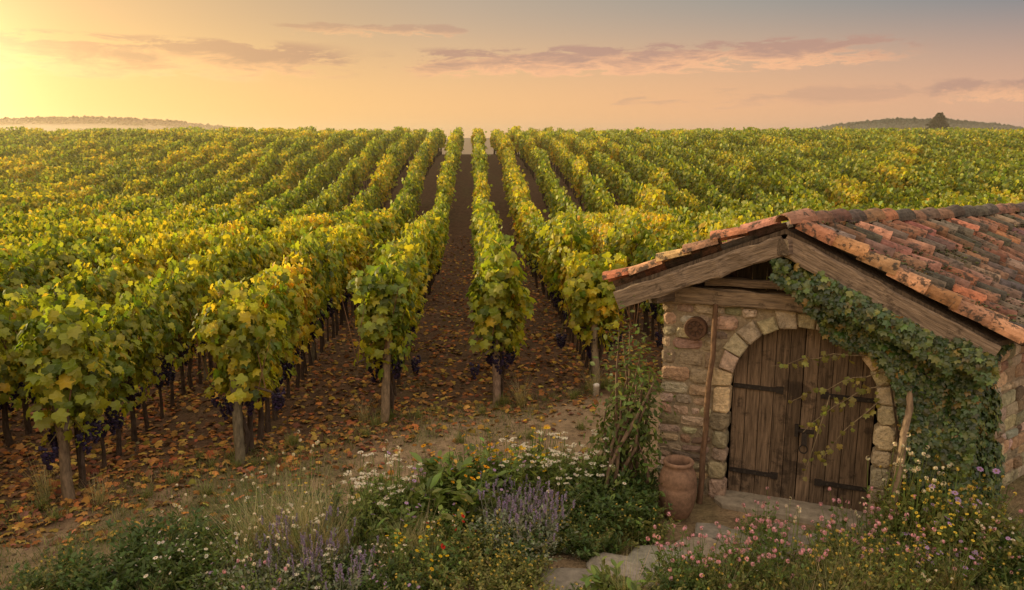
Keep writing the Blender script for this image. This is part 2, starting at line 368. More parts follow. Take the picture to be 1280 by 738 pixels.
# ---------- fallen leaves
m=56000
u=rng.random(m); yy=8+30*u**1.6; xx=rng.uniform(-1,1,m)*(.66*yy+1)
keep=(yy>ystart(xx)-.6+rng.normal(0,.5,m))|(rng.random(m)<.08)
keep&=~((xx>1.5)&(yy<13.8)&(xx<11))
keep&=(nz(np.stack([xx,yy,0*xx],1),1.6,2)+rng.normal(0,.5,m)>-.6)
xx=xx[keep];yy=yy[keep];m=len(xx)
P=np.stack([xx,yy,gz(xx,yy)+rng.uniform(.008,.035,m)],1)
a=rng.uniform(0,6.28,m); D=np.stack([np.cos(a),np.sin(a),0*a],1); Nn=np.stack([rng.normal(0,.35,m),rng.normal(0,.35,m),np.ones(m)],1)
pc=np.array([[.34,.14,.055],[.42,.19,.06],[.48,.30,.08],[.20,.10,.05],[.34,.22,.06],[.26,.13,.07]])[rng.integers(0,6,m)]
mb=MB(); mb.scatter(*LEAF,P,frames(Nn,D),rng.uniform(.05,.12,m),vary(pc,m,.28)); mb.obj('fallen_leaves',[M_DRY])
m=9000; yy=6.5+22*rng.random(m)**1.5; xx=rng.uniform(-1,1,m)*(.66*yy+1); kp=~((xx>1.5)&(yy>7.9)&(yy<13.8)); xx=xx[kp];yy=yy[kp];m=len(xx)
P=np.stack([xx,yy,gz(xx,yy)],1); mb=MB()
mb.scatter(*ICO,P,eye(m),np.stack([rng.uniform(.008,.04,m),rng.uniform(.008,.04,m),rng.uniform(.006,.022,m)],1),vary((.21,.145,.09),m,.3)); mb.obj('soil_clods',[M_SOIL])
# ---------- grass on headland
def blades(mb,P,h,wd,col,spread=.5):
    m=len(P); a=rng.uniform(0,6.28,m); t=rng.uniform(0,spread,m)
    up=np.stack([np.cos(a)*t,np.sin(a)*t,np.ones(m)],1); up=nrm(up)
    y=nrm(np.stack([np.cos(a),np.sin(a),0*a],1)); x=nrm(np.cross(y,up)); R=np.stack([x,y,up],2)
    mb.scatter(*BLADE,P,R,np.stack([np.full(m,wd) if np.ndim(wd)==0 else wd,h*.9,h],1),col)
m=95000; yy=rng.uniform(6.3,15,m); xx=rng.uniform(-1,1,m)*(.66*yy+.8)
g=nz(np.stack([xx,yy,0*xx],1),.9,3)*.9+.5*nz(np.stack([xx,yy,0*xx],1),3,1)
ex_=ystart(xx); edge=np.exp(-((yy-ex_+.1)/.45)**2)
kp=((yy<ex_+.4)&(g+rng.normal(0,.28,m)>.10-.5*edge))|((yy>=ex_+.4)&(g>.8)&(rng.random(m)<.4))
kp&=~((xx>1.5)&(yy>7.6)&(yy<13.8))
kp&=~((xx>.0)&(xx<3)&(abs(yy-(7.15+.36*(xx-.2)))<.42))
xx=xx[kp];yy=yy[kp];m=len(xx)
mb=MB(); gc=np.array([[.12,.15,.035],[.17,.18,.045],[.30,.25,.10],[.08,.12,.03]])[rng.integers(0,4,m)]
blades(mb,np.stack([xx,yy,gz(xx,yy)-.005],1),rng.uniform(.03,.13,m),.008,vary(gc,m,.2),.9); mb.obj('grass',[M_GREEN])
# ---------- hut
O=np.array([3.28,8.715,0.]); W=np.array([.9217,-.3878,0]); NO=np.array([-.3878,-.9217,0]); R_=np.array([.788,.616,0])
U=np.array([0,0,1.])
hut=bpy.data.objects.new('stone_hut',None); hut.location=O; scn.collection.objects.link(hut)
def HP(s,d,z): return O+W*s+NO*d+U*z
SL,SR=-1.616,1.45; RAD=.785; SPR=1.42; RING=.21; WT=2.38
STC=np.array([[.54,.42,.28],[.42,.32,.22],[.60,.48,.33],[.32,.25,.17],[.48,.35,.21],[.55,.45,.33]])
def block(mb,o,ax,up,out,x0,x1,z0,z1,d0,d1,col,j=.008,bev=.016,mat=0):
    c=np.array([[x0,z0],[x1,z0],[x1,z1],[x0,z1]],float)+rng.normal(0,j,(4,2))
    cen=c.mean(0); f=rng.uniform(.12,.32,4); oc=[]
    for i in range(4):
        p=c[i]; a=c[i-1]; b=c[(i+1)%4]; la=np.linalg.norm(a-p); lb=np.linalg.norm(b-p); q=min(la,lb)*f[i]
        oc.append(p+(a-p)/la*q); oc.append(p+(b-p)/lb*q)
    oc=np.array(oc)
    inn=oc+(cen-oc)/np.maximum(np.linalg.norm(cen-oc,axis=1,keepdims=True),1e-6)*bev*1.5
    dd=d1+rng.normal(0,.009)
    V=[o+ax*p[0]+up*p[1]+out*d0 for p in oc]+[o+ax*p[0]+up*p[1]+out*(dd-bev) for p in oc]+[o+ax*p[0]+up*p[1]+out*(dd+rng.normal(0,.006)) for p in inn]
    V.append(o+ax*cen[0]+up*cen[1]+out*(dd+rng.uniform(0,.014)))
    F=[(i,(i+1)%8,8+(i+1)%8,8+i) for i in range(8)]+[(8+i,8+(i+1)%8,16+(i+1)%8,16+i) for i in range(8)]
    mb.add(np.array(V),F+[(16+i,16+(i+1)%8,24) for i in range(8)],col,mat)
def stonewall(mb,o,ax,out,L0,L1,ztop,excl=None):
    z=0.0
    while z<ztop-.05:
        h=min(rng.uniform(.08,.21),ztop-z); 
        if ztop-z-h<.07: h=ztop-z
        segs=[(L0,L1)]
        if excl:
            e=excl(z)
            if e: segs=[(L0,e[0]),(e[1],L1)]
        for a,b in segs:
            x=a
            while x<b-.03:
                l=rng.uniform(.10,.38)
                if b-x-l<.12: l=b-x
                g=.008; hj=rng.uniform(0,.02)
                block(mb,o,ax,U,out,x+g,x+l-g,z+g*.8+hj*.5,z+h-g*.8-hj*.3,-.1,.0+rng.uniform(-.012,.020),vary(STC[rng.integers(0,6)],1,.2)[0],.011,.02)
                x+=l
        z+=h
def ex(z):
    if z<SPR: hw=RAD+RING
    else:
        q=(RAD+RING)**2-(z-SPR)**2
        if q<=0: return None
        hw=math.sqrt(q)
    return (-hw,hw)
mb=MB()
stonewall(mb,O,W,NO,SL,SR,WT,ex)
nv=13
for i in range(nv):
    a0=math.pi*i/nv; a1=math.pi*(i+1)/nv; g=.008
    r0,r1=RAD+rng.uniform(-.004,.01),RAD+RING-.012+rng.uniform(-.035,.045)
    c=[(r0,a0+g/r0),(r0,a1-g/r0),(r1,a1-g/r1),(r1,a0+g/r1)]
    P2=np.array([[r*math.cos(a),SPR+r*math.sin(a)] for r,a in c])+rng.normal(0,.008,(4,2)); cen=P2.mean(0)
    inn=P2+(cen-P2)*.16
    dd=.028+rng.uniform(-.012,.016)
    V=[HP(p[0],-.16,p[1]) for p in P2]+[HP(p[0],dd-.016,p[1]) for p in P2]+[HP(p[0],dd+rng.normal(0,.005),p[1]) for p in inn]
    mb.add(np.array(V),np.array([(0,4,5,1),(1,2,6,5),(2,3,7,6),(3,0,4,7),(4,5,9,8),(5,6,10,9),(6,7,11,10),(7,4,8,11),(8,9,10,11)]),vary((.55,.44,.30),1,.16)[0])
for sgn in (-1,1):
    z=0
    while z<SPR-.02:
        h=rng.uniform(.16,.32)
        if SPR-z-h<.12: h=SPR-z
        wd=RING-.012+rng.uniform(-.03,.02)
        x0,x1=(RAD,RAD+wd) if sgn>0 else (-RAD-wd,-RAD)
        block(mb,O,W,U,NO,x0,x1,z+.008,z+h-.008,-.16,.028,vary((.54,.43,.29),1,.16)[0],.006)
        z+=h
LS=np.array([-R_[1],R_[0],0]); RS=np.array([R_[1],-R_[0],0])
stonewall(mb,O+W*SR,R_,W,0.06,6.3,2.18)
stonewall(mb,O+W*SL,R_,-W,0.06,6.3,2.3)
mb.obj('stone_walls',[M_STONE],False,parent=hut)
mb=MB(); mc=(.36,.29,.20); d0=-.022
ss=np.unique(np.concatenate([[SL+.02,-RAD-.03,RAD+.03,SR-.02],RAD*1.0*np.cos(np.linspace(0,np.pi,25))*1.03]))
for a,b in zip(ss[:-1],ss[1:]):
    def lo(s): return SPR+math.sqrt(max((RAD+.03)**2-s*s,0))
    mid=(a+b)/2
    la,lb=(0,0) if abs(mid)>RAD+.03 else (max(lo(a),SPR),max(lo(b),SPR))
    V=[HP(a,d0,la),HP(b,d0,lb),HP(b,d0,WT),HP(a,d0,WT),HP(a,-.34,la),HP(b,-.34,lb),HP(b,-.34,WT),HP(a,-.34,WT)]
    mb.add(np.array(V),np.array([(0,1,2,3),(5,4,7,6),(0,4,5,1),(3,2,6,7)]),mc)
for s0 in (-RAD-.03,RAD+.03):
    mb.add(np.array([HP(s0,d0,0),HP(s0,-.34,0),HP(s0,-.34,SPR),HP(s0,d0,SPR)]),np.array([(0,1,2,3)]),mc)
def quadwall(p,q,out,z1,off=-.03):
    V=[p+out*off,q+out*off,q+out*off+U*z1,p+out*off+U*z1,p-out*.3,q-out*.3,q-out*.3+U*z1,p-out*.3+U*z1]
    mb.add(np.array(V),np.array([(0,1,2,3),(5,4,7,6),(3,2,6,7),(0,3,7,4),(1,2,6,5)]),mc)
pr=O+W*SR+R_*.07; pl=O+W*SL+R_*.07
quadwall(pr,pr+R_*6.2,W,2.17); quadwall(pl,pl+R_*6.2,-W,2.29)
quadwall(pl+R_*6.2,pr+R_*6.2,R_*1.0,2.15)
mb.obj('mortar_core',[M_MORTAR],parent=hut)
# roof
A=HP(-.264,.35,3.34); SLR=.50; SLL=.415; TR=2.06; TL=1.84; FALL=-.032; RL=6.7
rd=nrm(np.array([R_[0],R_[1],FALL])); dR=np.array([W[0],W[1],-SLR]); dL=np.array([-W[0],-W[1],-SLL])
def roofpt(side,t,q,h=0):
    d=dR if side>0 else dL
    n=nrm(np.cross(dR,rd)) if side>0 else nrm(np.cross(rd,dL))
    if n[2]<0: n=-n
    sag=-.05*math.sin(math.pi*min(max(q,0)/RL,1))
    return A+d*t+rd*q+n*h+U*sag
mb=MB(); dc=(.12,.09,.065)
for side,T in ((1,TR),(-1,TL)):
    for i in range(8):
        q0,q1=RL*i/8,RL*(i+1)/8
        V=[roofpt(side,0,q0),roofpt(side,T,q0),roofpt(side,T,q1),roofpt(side,0,q1)]
        V+=[v-U*.05 for v in V]
        mb.add(np.array(V),np.array([(0,1,2,3),(4,7,6,5),(0,4,5,1),(1,5,6,2),(2,6,7,3)]),dc)
mb.obj('roof_deck',[M_WOOD],parent=hut)
na=8; th=np.linspace(0,np.pi,na)
def tiletemplate():
    V=[]
    for (yy,r) in ((0,.80),(1,1.0)):
        for ro in (1,.85):
            for a in th: V.append((r*ro*math.cos(a),yy,r*ro*math.sin(a)*.92))
    V=np.array(V); F=[]
    o0,i0,o1,i1=0,na,2*na,3*na
    for i in range(na-1):
        F+= [(o0+i,o1+i,o1+i+1,o0+i+1),(i0+i,i0+i+1,i1+i+1,i1+i),(o1+i,i1+i,i1+i+1,o1+i+1),(o0+i,o0+i+1,i0+i+1,i0+i)]
    F+=[(o0,i0,i1,o1),(o0+na-1,o1+na-1,i1+na-1,i0+na-1)]
    return V,np.array(F)
TILE=tiletemplate()
def tile(mb,p,axis,n,r,l,col,flip=False):
    axis=nrm(axis+rng.normal(0,.035,3)); n=nrm(n-(n@axis)*axis)
    if flip: n=-n
    x=np.cross(axis,n)
    mb.scatter(TILE[0],TILE[1],np.array([p]),np.stack([x,axis,n],1)[None],np.array([[r,l,r]]),np.array([col]))
mb=MB()
TC=np.array([[.24,.125,.08],[.28,.14,.085],[.15,.10,.08],[.11,.09,.07],[.34,.16,.095],[.17,.13,.10],[.23,.155,.115]])
TO=np.array([[.52,.23,.12],[.56,.28,.16],[.46,.19,.105],[.40,.20,.13]])
CR=.33
for side,T in ((1,TR),(-1,TL)):
    d=dR if side>0 else dL
    n=nrm(np.cross(d,rd)); n=n if n[2]>0 else -n
    ax=nrm(d); Ln=T*np.linalg.norm(d); L_=Ln+.09
    nc=int(L_/CR)+1; sp_=.245/.87
    cols=int(RL/sp_)
    for c in range(cols+1):
        q=.07+c*sp_; cj=rng.normal(0,.025)
        for r in range(nc):
            t0=(L_-(r+1)*CR+cj)/np.linalg.norm(d)
            if t0<-.12: continue
            big=1.12 if c==0 else 1.0
            warm=(c==0 and rng.random()<.9) or rng.random()<.10*math.exp(-q*.25)+(.22 if r==0 else .02)
            col=vary((TO if warm else TC)[rng.integers(0,4 if warm else 7)],1,.2)[0]
            p=roofpt(side,t0,q+rng.normal(0,.012),.045+rng.uniform(-.004,.018)+(.03 if c==0 else 0))
            tile(mb,p,ax+n*.07,n,.112*big,.40,col)
            if c<cols:
                p=roofpt(side,t0,q+sp_/2,.09); tile(mb,p,ax+n*.05,n,.10,.40,vary(TC[rng.integers(0,7)]*.7,1,.15)[0],True)
for i in range(int(RL/.36)+1):
    q=-.12+i*.36
    tile(mb,roofpt(1,0,max(q,0),.075)+rd*min(q,0),rd*1+U*.05,U,.135,.43,vary((TO if i<1 or rng.random()<.1 else TC)[rng.integers(0,4)],1,.15)[0])
mb.obj('terracotta_roof_tiles',[M_TILE],parent=hut)
m=7000; mb=MB(); tt=rng.uniform(.05,TR,m); qq=rng.uniform(.3,RL,m); kp=nz(np.stack([tt*2,qq*2,0*qq],1),1.6,1)+rng.normal(0,.15,m)>.15; tt=tt[kp];qq=qq[kp]
P=np.array([roofpt(1,a,b,.11+rng.uniform(0,.05)) for a,b in zip(tt,qq)]); m=len(P)
mb.scatter(*ICO,P,eye(m),np.stack([rng.uniform(.008,.026,m),rng.uniform(.008,.026,m),rng.uniform(.005,.013,m)],1),vary((.12,.115,.055),m,.35)); mb.obj('roof_moss',[M_MORTAR],parent=hut)
def beam(name,p0,p1,w_,h_,col=(.20,.15,.11),up=U,jit=.011,seg=16):
    p0=np.array(p0);p1=np.array(p1); Ld=np.linalg.norm(p1-p0); z=nrm(p1-p0); y=nrm(up-(up@z)*z); x=np.cross(y,z)
    V=[];F=[]
    prof=[(-1,-.8),(-.8,-1),(.8,-1),(1,-.8),(1,.8),(.8,1),(-.8,1),(-1,.8)]
    for i in range(seg+1):
        bx,by=rng.normal(0,jit,2)*.6
        for a,b in prof: V.append((a*w_/2+bx+rng.normal(0,jit*.5),b*h_/2+by+rng.normal(0,jit*.5),Ld*i/seg))
    for i in range(seg):
        for j in range(8): F.append((i*8+j,i*8+(j+1)%8,(i+1)*8+(j+1)%8,(i+1)*8+j))
    mb=MB(); mb.add(np.array(V),np.array(F),np.array(col)*(1+rng.normal(0,.08))); mb.add(np.array(V[:8][::-1]),[tuple(range(8))],(.16,.12,.085)); mb.add(np.array(V[-8:]),[tuple(range(8))],(.18,.13,.09))
    o=mb.obj(name,[M_WOOD])
    Mx=Matrix(((x[0],y[0],z[0],p0[0]),(x[1],y[1],z[1],p0[1]),(x[2],y[2],z[2],p0[2]),(0,0,0,1)))
    o.matrix_world=Mx; o.parent=hut; o.matrix_parent_inverse=Matrix.Translation(-Vector(O)); return o
dn=-U*.17
beam('rake_beam_a',A+NO*-.03+dn+dR*-.02,roofpt(1,TR-.02,0)+NO*-.03+dn*.95,.12,.23,(.31,.23,.165))
beam('rake_beam_b',A+NO*-.04+dn,roofpt(-1,TL-.02,0)+NO*-.04+dn*.95,.12,.22,(.28,.21,.15))
beam('tie_beam',HP(SL-.12,-.05,WT+.11),HP(SR+.1,-.05,WT+.11),.26,.20,(.35,.26,.18))
beam('inner_tie',HP(SL+.5,.06,WT+.30),HP(SR-.6,.06,WT+.30),.10,.09,(.2,.145,.1))
beam('king_post',HP(-.22,.10,WT+.22),HP(-.22,.10,3.24),.15,.15,(.24,.17,.12))
beam('ridge_beam',A-U*.2+NO*.06,A-U*.2+rd*6.5,.14,.16,(.22,.16,.12))
beam('wall_plate_a',HP(SR-.08,.2,WT-.10),HP(SR-.08,.2,WT-.10)+R_*6.3-U*.2,.12,.15,(.2,.15,.11))
beam('wall_plate_b',HP(SL-.05,.28,WT+.10),HP(SL-.05,.28,WT+.10)+R_*1.2,.14,.15,(.2,.15,.11))
mb=MB(); s=SL-.0
while s<SR:
    s1=min(s+rng.uniform(.12,.18),SR)
    def zt(s_): t=s_+.264; return 3.28-.12-(SLR*t if t>0 else -SLL*t)
    g=.006; dd=-.12+rng.uniform(-.01,.01)
    a,b=s+g,s1-g
    za,zb=max(zt(a),WT+.02),max(zt(b),WT+.02)
    V=[HP(a,dd,WT),HP(b,dd,WT),HP(b,dd,zb),HP(a,dd,za),HP(a,dd-.03,WT),HP(b,dd-.03,WT),HP(b,dd-.03,zb),HP(a,dd-.03,za)]
    mb.add(np.array(V),np.array([(0,1,2,3),(0,3,7,4),(1,5,6,2),(5,4,7,6)]),vary((.085,.06,.045),1,.2)[0]); s=s1
mb.obj('gable_boards',[M_WOOD],parent=hut)
# door
mb=MB(); dd=-.17
for leaf in (-1,1):
    npk=5; wdt=(RAD-.012)/npk
    for i in range(npk):
        a=leaf*(.006+i*wdt); b=leaf*(.006+(i+1)*wdt-.007); a,b=min(a,b),max(a,b)
        off=rng.uniform(-.006,.006); sub=np.linspace(a,b,4)
        c=np.array((.175,.122,.080))*(1+rng.normal(0,.22))
        top_=[SPR+math.sqrt(max(RAD**2-x*x,0))+.02 for x in sub]
        zb=.02+rng.uniform(0,.035)
        V=[];
        for d_ in (dd+off,dd+off-.04):
            V+=[HP(x,d_,zb) for x in sub]+[HP(x,d_,t) for x,t in zip(sub,top_)]
        F=[]
        for j in range(3): F+=[(j,j+1,4+j+1,4+j)]
        F+=[(0,4,12,8),(3,11,15,7),(0,8,9,1),(1,9,10,2),(2,10,11,3)]
        mb.add(np.array(V),np.array(F),c)
mb.add(np.array([HP(-RAD-.05,-.3,0),HP(RAD+.05,-.3,0),HP(RAD+.05,-.3,SPR+RAD+.05),HP(-RAD-.05,-.3,SPR+RAD+.05)]),np.array([(0,1,2,3)]),(.01,.008,.006))  # near-black sheet behind the planks, interior darkness put in as colour
mb.obj('door_planks',[M_WOOD],parent=hut)
mb=MB()
def hbox(mb,s0,s1,d0,d1,z0,z1,col):
    V=[HP(s,d,z) for z in (z0,z1) for s,d in ((s0,d1),(s1,d1),(s1,d0),(s0,d0))]
    mb.add(np.array(V),np.array([(0,1,5,4),(1,2,6,5),(2,3,7,6),(3,0,4,7),(4,5,6,7),(3,2,1,0)]),col)
ic=(.035,.028,.024)
for leaf in (-1,1):
    for z in (.32,1.38):
        a,b=sorted((leaf*(RAD-.02),leaf*(RAD-.50))); hbox(mb,a,b,dd-.0,dd+.022,z,z+.05,ic)
        a,b=sorted((leaf*(RAD-.50),leaf*(RAD-.58))); hbox(mb,a,b,dd,dd+.022,z-.015,z+.065,ic)
        for q in (.08,.2,.32,.44): 
            c=leaf*(RAD-q); hbox(mb,c-.012,c+.012,dd+.02,dd+.032,z+.013,z+.037,(.06,.05,.04))
hbox(mb,-.03,.16,dd+.0,dd+.03,.93,.97,ic); hbox(mb,-.05,-.01,dd,dd+.05,.88,1.02,ic); hbox(mb,.03,.09,dd,dd+.045,.78,.93,(.05,.04,.035))
th_=np.linspace(0,2*np.pi,17); tube(mb,[HP(.06+.045*math.cos(t),dd+.05,.74+.05*math.sin(t)) for t in th_],.008,ic,0,5)
mb.obj('door_ironwork',[M_IRON],parent=hut)
mb=MB(); block(mb,O,W,NO,U,-RAD-.1,RAD+.1,-.28,.22,-.1,.07,(.34,.29,.22),.01,.02); mb.obj('threshold_step',[M_ROCK],parent=hut)
mb=MB(); c=HP(-1.21,.03,2.10)
prof=[(0,.05),(.03,.05),(.035,.03),(.085,.028),(.095,.045),(.125,.045),(.135,.02),(.135,-.03)]
n=24; V=[];F=[]
for r,h in prof:
    for j in range(n):
        a=2*np.pi*j/n; V.append(c+NO*h+W*r*math.cos(a)+U*r*math.sin(a))
for i in range(len(prof)-1):
    for j in range(n): F.append((i*n+j,i*n+(j+1)%n,(i+1)*n+(j+1)%n,(i+1)*n+j))
mb.add(np.array(V),np.array(F),(.12,.065,.04)); 
for k in range(8):
    a=k*math.pi/4; p=c+NO*.035
    tube(mb,[p+(W*math.cos(a)+U*math.sin(a))*.04,p+(W*math.cos(a)+U*math.sin(a))*.09],.008,(.08,.045,.03),0,5)
mb.obj('iron_wall_disc',[M_IRON],parent=hut)
def pole(name,p0,p1,r,col):
    p0=np.array(p0);p1=np.array(p1); k=9; t=np.linspace(0,1,k)[:,None]; pts=p0+(p1-p0)*t+rng.normal(0,.008,(k,3)); mb=MB(); tube(mb,pts,r*np.linspace(1.1,.85,k),col,0,9,.05); return mb.obj(name,[M_BARK],True)
pole('wooden_pole',(2.24,8.92,0),HP(-.98,.08,2.42),.034,(.17,.10,.06))
pole('leaning_stake',(4.02,7.90,0),HP(1.09,.12,1.98),.042,(.32,.23,.15))
def revolve(name,c,prof,col,mat,n=28,s=1.0):
    V=[];F=[]
    for r,z in prof:
        for j in range(n):
            a=2*np.pi*j/n; V.append((c[0]+s*r*math.cos(a),c[1]+s*r*math.sin(a),c[2]+s*z))
    for i in range(len(prof)-1):
        for j in range(n): F.append((i*n+j,i*n+(j+1)%n,(i+1)*n+(j+1)%n,(i+1)*n+j))
    mb=MB(); mb.add(np.array(V),np.array(F),col); return mb.obj(name,[mat],True)
revolve('clay_jar',(1.90,8.62,0),[(.0,.0),(.12,0),(.14,.02),(.18,.12),(.205,.25),(.21,.36),(.20,.38),(.21,.40),(.195,.50),(.165,.57),(.14,.60),(.165,.62),(.17,.645),(.155,.66),(.13,.65),(.12,.60),(.15,.5),(.15,.3)],(.26,.155,.10),M_CLAY,s=1.04)
revolve('white_marker_post',(1.42,13.0,0),[(0,-.1),(.05,-.1),(.05,.16),(.055,.165),(.055,.2),(.04,.215),(0,.22)],(.7,.65,.58),M_CLAY,16)
mb=MB()
for (cx,cy,r) in [(.55,7.18,.30),(1.0,7.45,.28),(.85,7.02,.2),(1.5,7.62,.32),(1.35,7.25,.22),(2.0,7.8,.33),(2.0,7.4,.24),(2.5,8.0,.3),(2.55,7.62,.26),(3.0,7.85,.3),(.1,6.95,.28),(3.05,8.22,.2),(.5,6.75,.24),(2.2,8.2,.2),(3.45,7.7,.26),(3.4,8.02,.2)]:
    n=9; a=np.sort(rng.uniform(0,2*np.pi/n*.6,n)+np.arange(n)*2*np.pi/n); rr=r*rng.uniform(.85,1.2,n)
    bt=np.stack([cx+rr*np.cos(a),cy+rr*np.sin(a)*.8,np.full(n,-.05)],1); md=bt+[0,0,.09]; tp=np.stack([cx+(rr-.022)*np.cos(a),cy+(rr-.022)*np.sin(a)*.8,np.full(n,.055)+rng.normal(0,.003,n)],1)
    V=np.vstack([bt,md,tp]); F=[(i,(i+1)%n,n+(i+1)%n,n+i) for i in range(n)]+[(n+i,n+(i+1)%n,2*n+(i+1)%n,2*n+i) for i in range(n)]
    c=vary((.28,.24,.19),1,.14)[0]; mb.add(V,np.array(F),c); mb.add(tp,[tuple(range(n))],c)
mb.obj('flagstone_path',[M_ROCK])
# ---------- ivy
def ivycloud(name,pts,nor,size,col,stems=None,mat=M_IVY):
    m=len(pts); mb=MB(); Nn=nor+rng.normal(0,.38,(m,3))+[0,0,.35]; D=np.stack([rng.normal(0,.4,m),rng.normal(0,.4,m),-np.ones(m)],1)
    mb.scatter(*LEAF,pts,frames(Nn,D),size*rng.uniform(.55,1.2,m),vary(col,m,.28))
    if stems:
        for s_ in stems: tube(mb,s_,np.linspace(.018,.006,len(s_)),(.09,.065,.045),1,5)
    return mb.obj(name,[mat,M_BARK])
pts=[];nor=[]
m=24000; s=rng.uniform(-.35,SR+.25,m); z=rng.uniform(.1,3.2,m)
px_=np.array([-.35,-.15,.25,.7,1.0,1.2,1.7]); 
upz=np.array([3.15,3.12,2.93,2.70,2.55,2.45,2.3]); loz=np.array([2.9,2.75,2.38,1.98,1.5,.45,.2])
nn=nz(np.stack([s*2.2,z*2.2,0*s],1),1.4,1)
hi=np.interp(s,px_,upz)-.12; lo_=np.interp(s,px_,loz)+.28*nn
kp=(z<hi)&(z>lo_)&(nn+rng.normal(0,.3,m)+np.clip((s-.2),0,.9)>-.55)
s=s[kp];z=z[kp];nn=nn[kp];m=len(s)
th2=.05+.22*np.clip(.5+nn,0,1.3)+np.where(z>2.35,.30,0)*np.clip((z-2.2)/.3,0,1)
d=th2*np.sqrt(rng.random(m))+.03
P=O+W*s[:,None]+NO*d[:,None]+U*z[:,None]; pts.append(P); nor.append(np.tile(NO,(m,1)))
m=9000; q=rng.uniform(-.1,1.5,m); z=rng.uniform(.1,2.25,m); nn=nz(np.stack([q*2.2,z*2.2,0*q],1)+5,1.2,1); kp=(q<.62+.35*nn+ (2.3-z)*.12+np.where(z<.8,.7,0)+np.where(z>2.0,.6,0))
q=q[kp];z=z[kp];nn=nn[kp];m=len(q); P=O+W*SR+R_*q[:,None]+RS*((.06+.14*np.clip(.5+nn,0,1))*np.sqrt(rng.random(m)))[:,None]+U*z[:,None]
pts.append(P); nor.append(np.tile(RS,(m,1)))
m=2200; t=rng.uniform(.1,2.05,m); P=np.array([roofpt(1,a,rng.uniform(-.05,.03)) for a in t])+NO*rng.uniform(-.02,.08,m)[:,None]-U*(rng.uniform(.24,.50,m)-np.where((t>1.7),.1,0))[:,None]; kp=nz(P*3,1,2)>-.35; P=P[kp]; pts.append(P); nor.append(np.tile(NO,(len(P),1)))
pts=np.vstack(pts);nor=np.vstack(nor); m=len(pts)
ic_=np.array([[.035,.07,.02],[.06,.105,.026],[.10,.145,.032],[.17,.19,.04],[.24,.17,.04]])[rng.choice(5,m,p=[.25,.30,.27,.13,.05])]
st=[[HP(1.3,.06,0),HP(1.25,.07,.7),HP(1.32,.06,1.3),HP(1.1,.07,2.0)],[HP(1.2,.06,0),HP(1.1,.07,.6),HP(1.0,.06,1.2),HP(.85,.07,1.9),HP(.5,.06,2.35)]]
ivycloud('ivy',pts,nor,.085,ic_,st)
st=[];lp=[]
for (a,b,zz,n) in [((.95,.10,1.95),(-.35,.12,1.75),.1,26),((.85,.1,1.7),(.05,.15,1.05),.08,22),((.8,.1,1.5),(.25,.2,.75),.05,18),((.9,.1,1.85),(-.1,.1,1.35),.05,18),((.3,.15,1.5),(.1,.2,.55),.0,14)]:
    a=np.array(a);b=np.array(b); t=np.linspace(0,1,9)[:,None]; c=a+(b-a)*t; c[:,2]+=zz*np.sin(np.pi*t[:,0]*1.0)+rng.normal(0,.02,9); w3=np.array([HP(*q) for q in c]); st.append(w3)
    for i in range(n):
        u_=rng.random()**.8*8; j=int(min(u_,7)); p=w3[j]+(w3[j+1]-w3[j])*(u_-j)+rng.normal(0,.03,3); lp.append(p)
lp=np.array(lp); mb=MB(); m=len(lp); D=np.stack([rng.normal(0,.5,m),rng.normal(0,.5,m),-np.ones(m)],1)
mb.scatter(*LEAF,lp,frames(np.tile(NO,(m,1))+rng.normal(0,.5,(m,3)),D),rng.uniform(.04,.08,m),vary((.26,.25,.065),m,.25))
for s_ in st: tube(mb,s_,np.linspace(.008,.003,9),(.26,.20,.12),1,4)
mb.obj('creeper_vine',[M_GREEN,M_BARK])
def shrub(name,c,h,r,nb,nl,size,col,flat=1.0):
    mb=MB(); c=np.array(c,float); tips=[]
    for i in range(nb):
        a=rng.uniform(0,6.28); rr=r*math.sqrt(rng.random()); e=c+[rr*math.cos(a),rr*math.sin(a)*flat,h*rng.uniform(.55,1.05)*(1-.3*(rr/r)**2)]
        mdp=c+(e-c)*.5+rng.normal(0,.12*h*.4,3); mdp[2]=c[2]+(e[2]-c[2])*.45
        p=np.array([c+rng.normal(0,.04,3)*[1,1,0],mdp,(mdp+e)/2+rng.normal(0,.03,3),e]); tube(mb,p,[.016*h,.011*h,.007*h,.003],(.18,.12,.08),1,5)
        for k in range(nl//nb):
            u_=rng.uniform(.9,3); j=int(min(u_,2)); q=p[j]+(p[j+1]-p[j])*(u_-j)+rng.normal(0,.055*max(h,.6),3); q[2]=max(q[2],.03); tips.append(q)
    P=np.array(tips); m=len(P); out=nrm(P-(c+[0,0,h*.45])); D=out+rng.normal(0,.5,(m,3))-[0,0,.3]
    mb.scatter(*OVAL,P,frames(out+rng.normal(0,.6,(m,3))+[0,0,.5],D),size*rng.uniform(.6,1.3,m),vary(np.array(col)*np.ones((m,1)),m,.28))
    return mb.obj(name,[M_GREEN,M_BARK])
shrub('climbing_shrub',(1.32,9.05,0),2.15,.38,18,1900,.08,(.12,.165,.038))
tw=MB()
for i in range(6):
    p=[np.array([1.02+rng.normal(0,.06),8.75+rng.normal(0,.05),0])]
    for k in range(6): p.append(p[-1]+np.array([.09+rng.normal(0,.05),.02+rng.normal(0,.05),.26]))
    tube(tw,p,np.linspace(.028,.008,7),(.2,.135,.09),0,6,.1)
tw.obj('twisted_vine_trunk',[M_BARK],True)
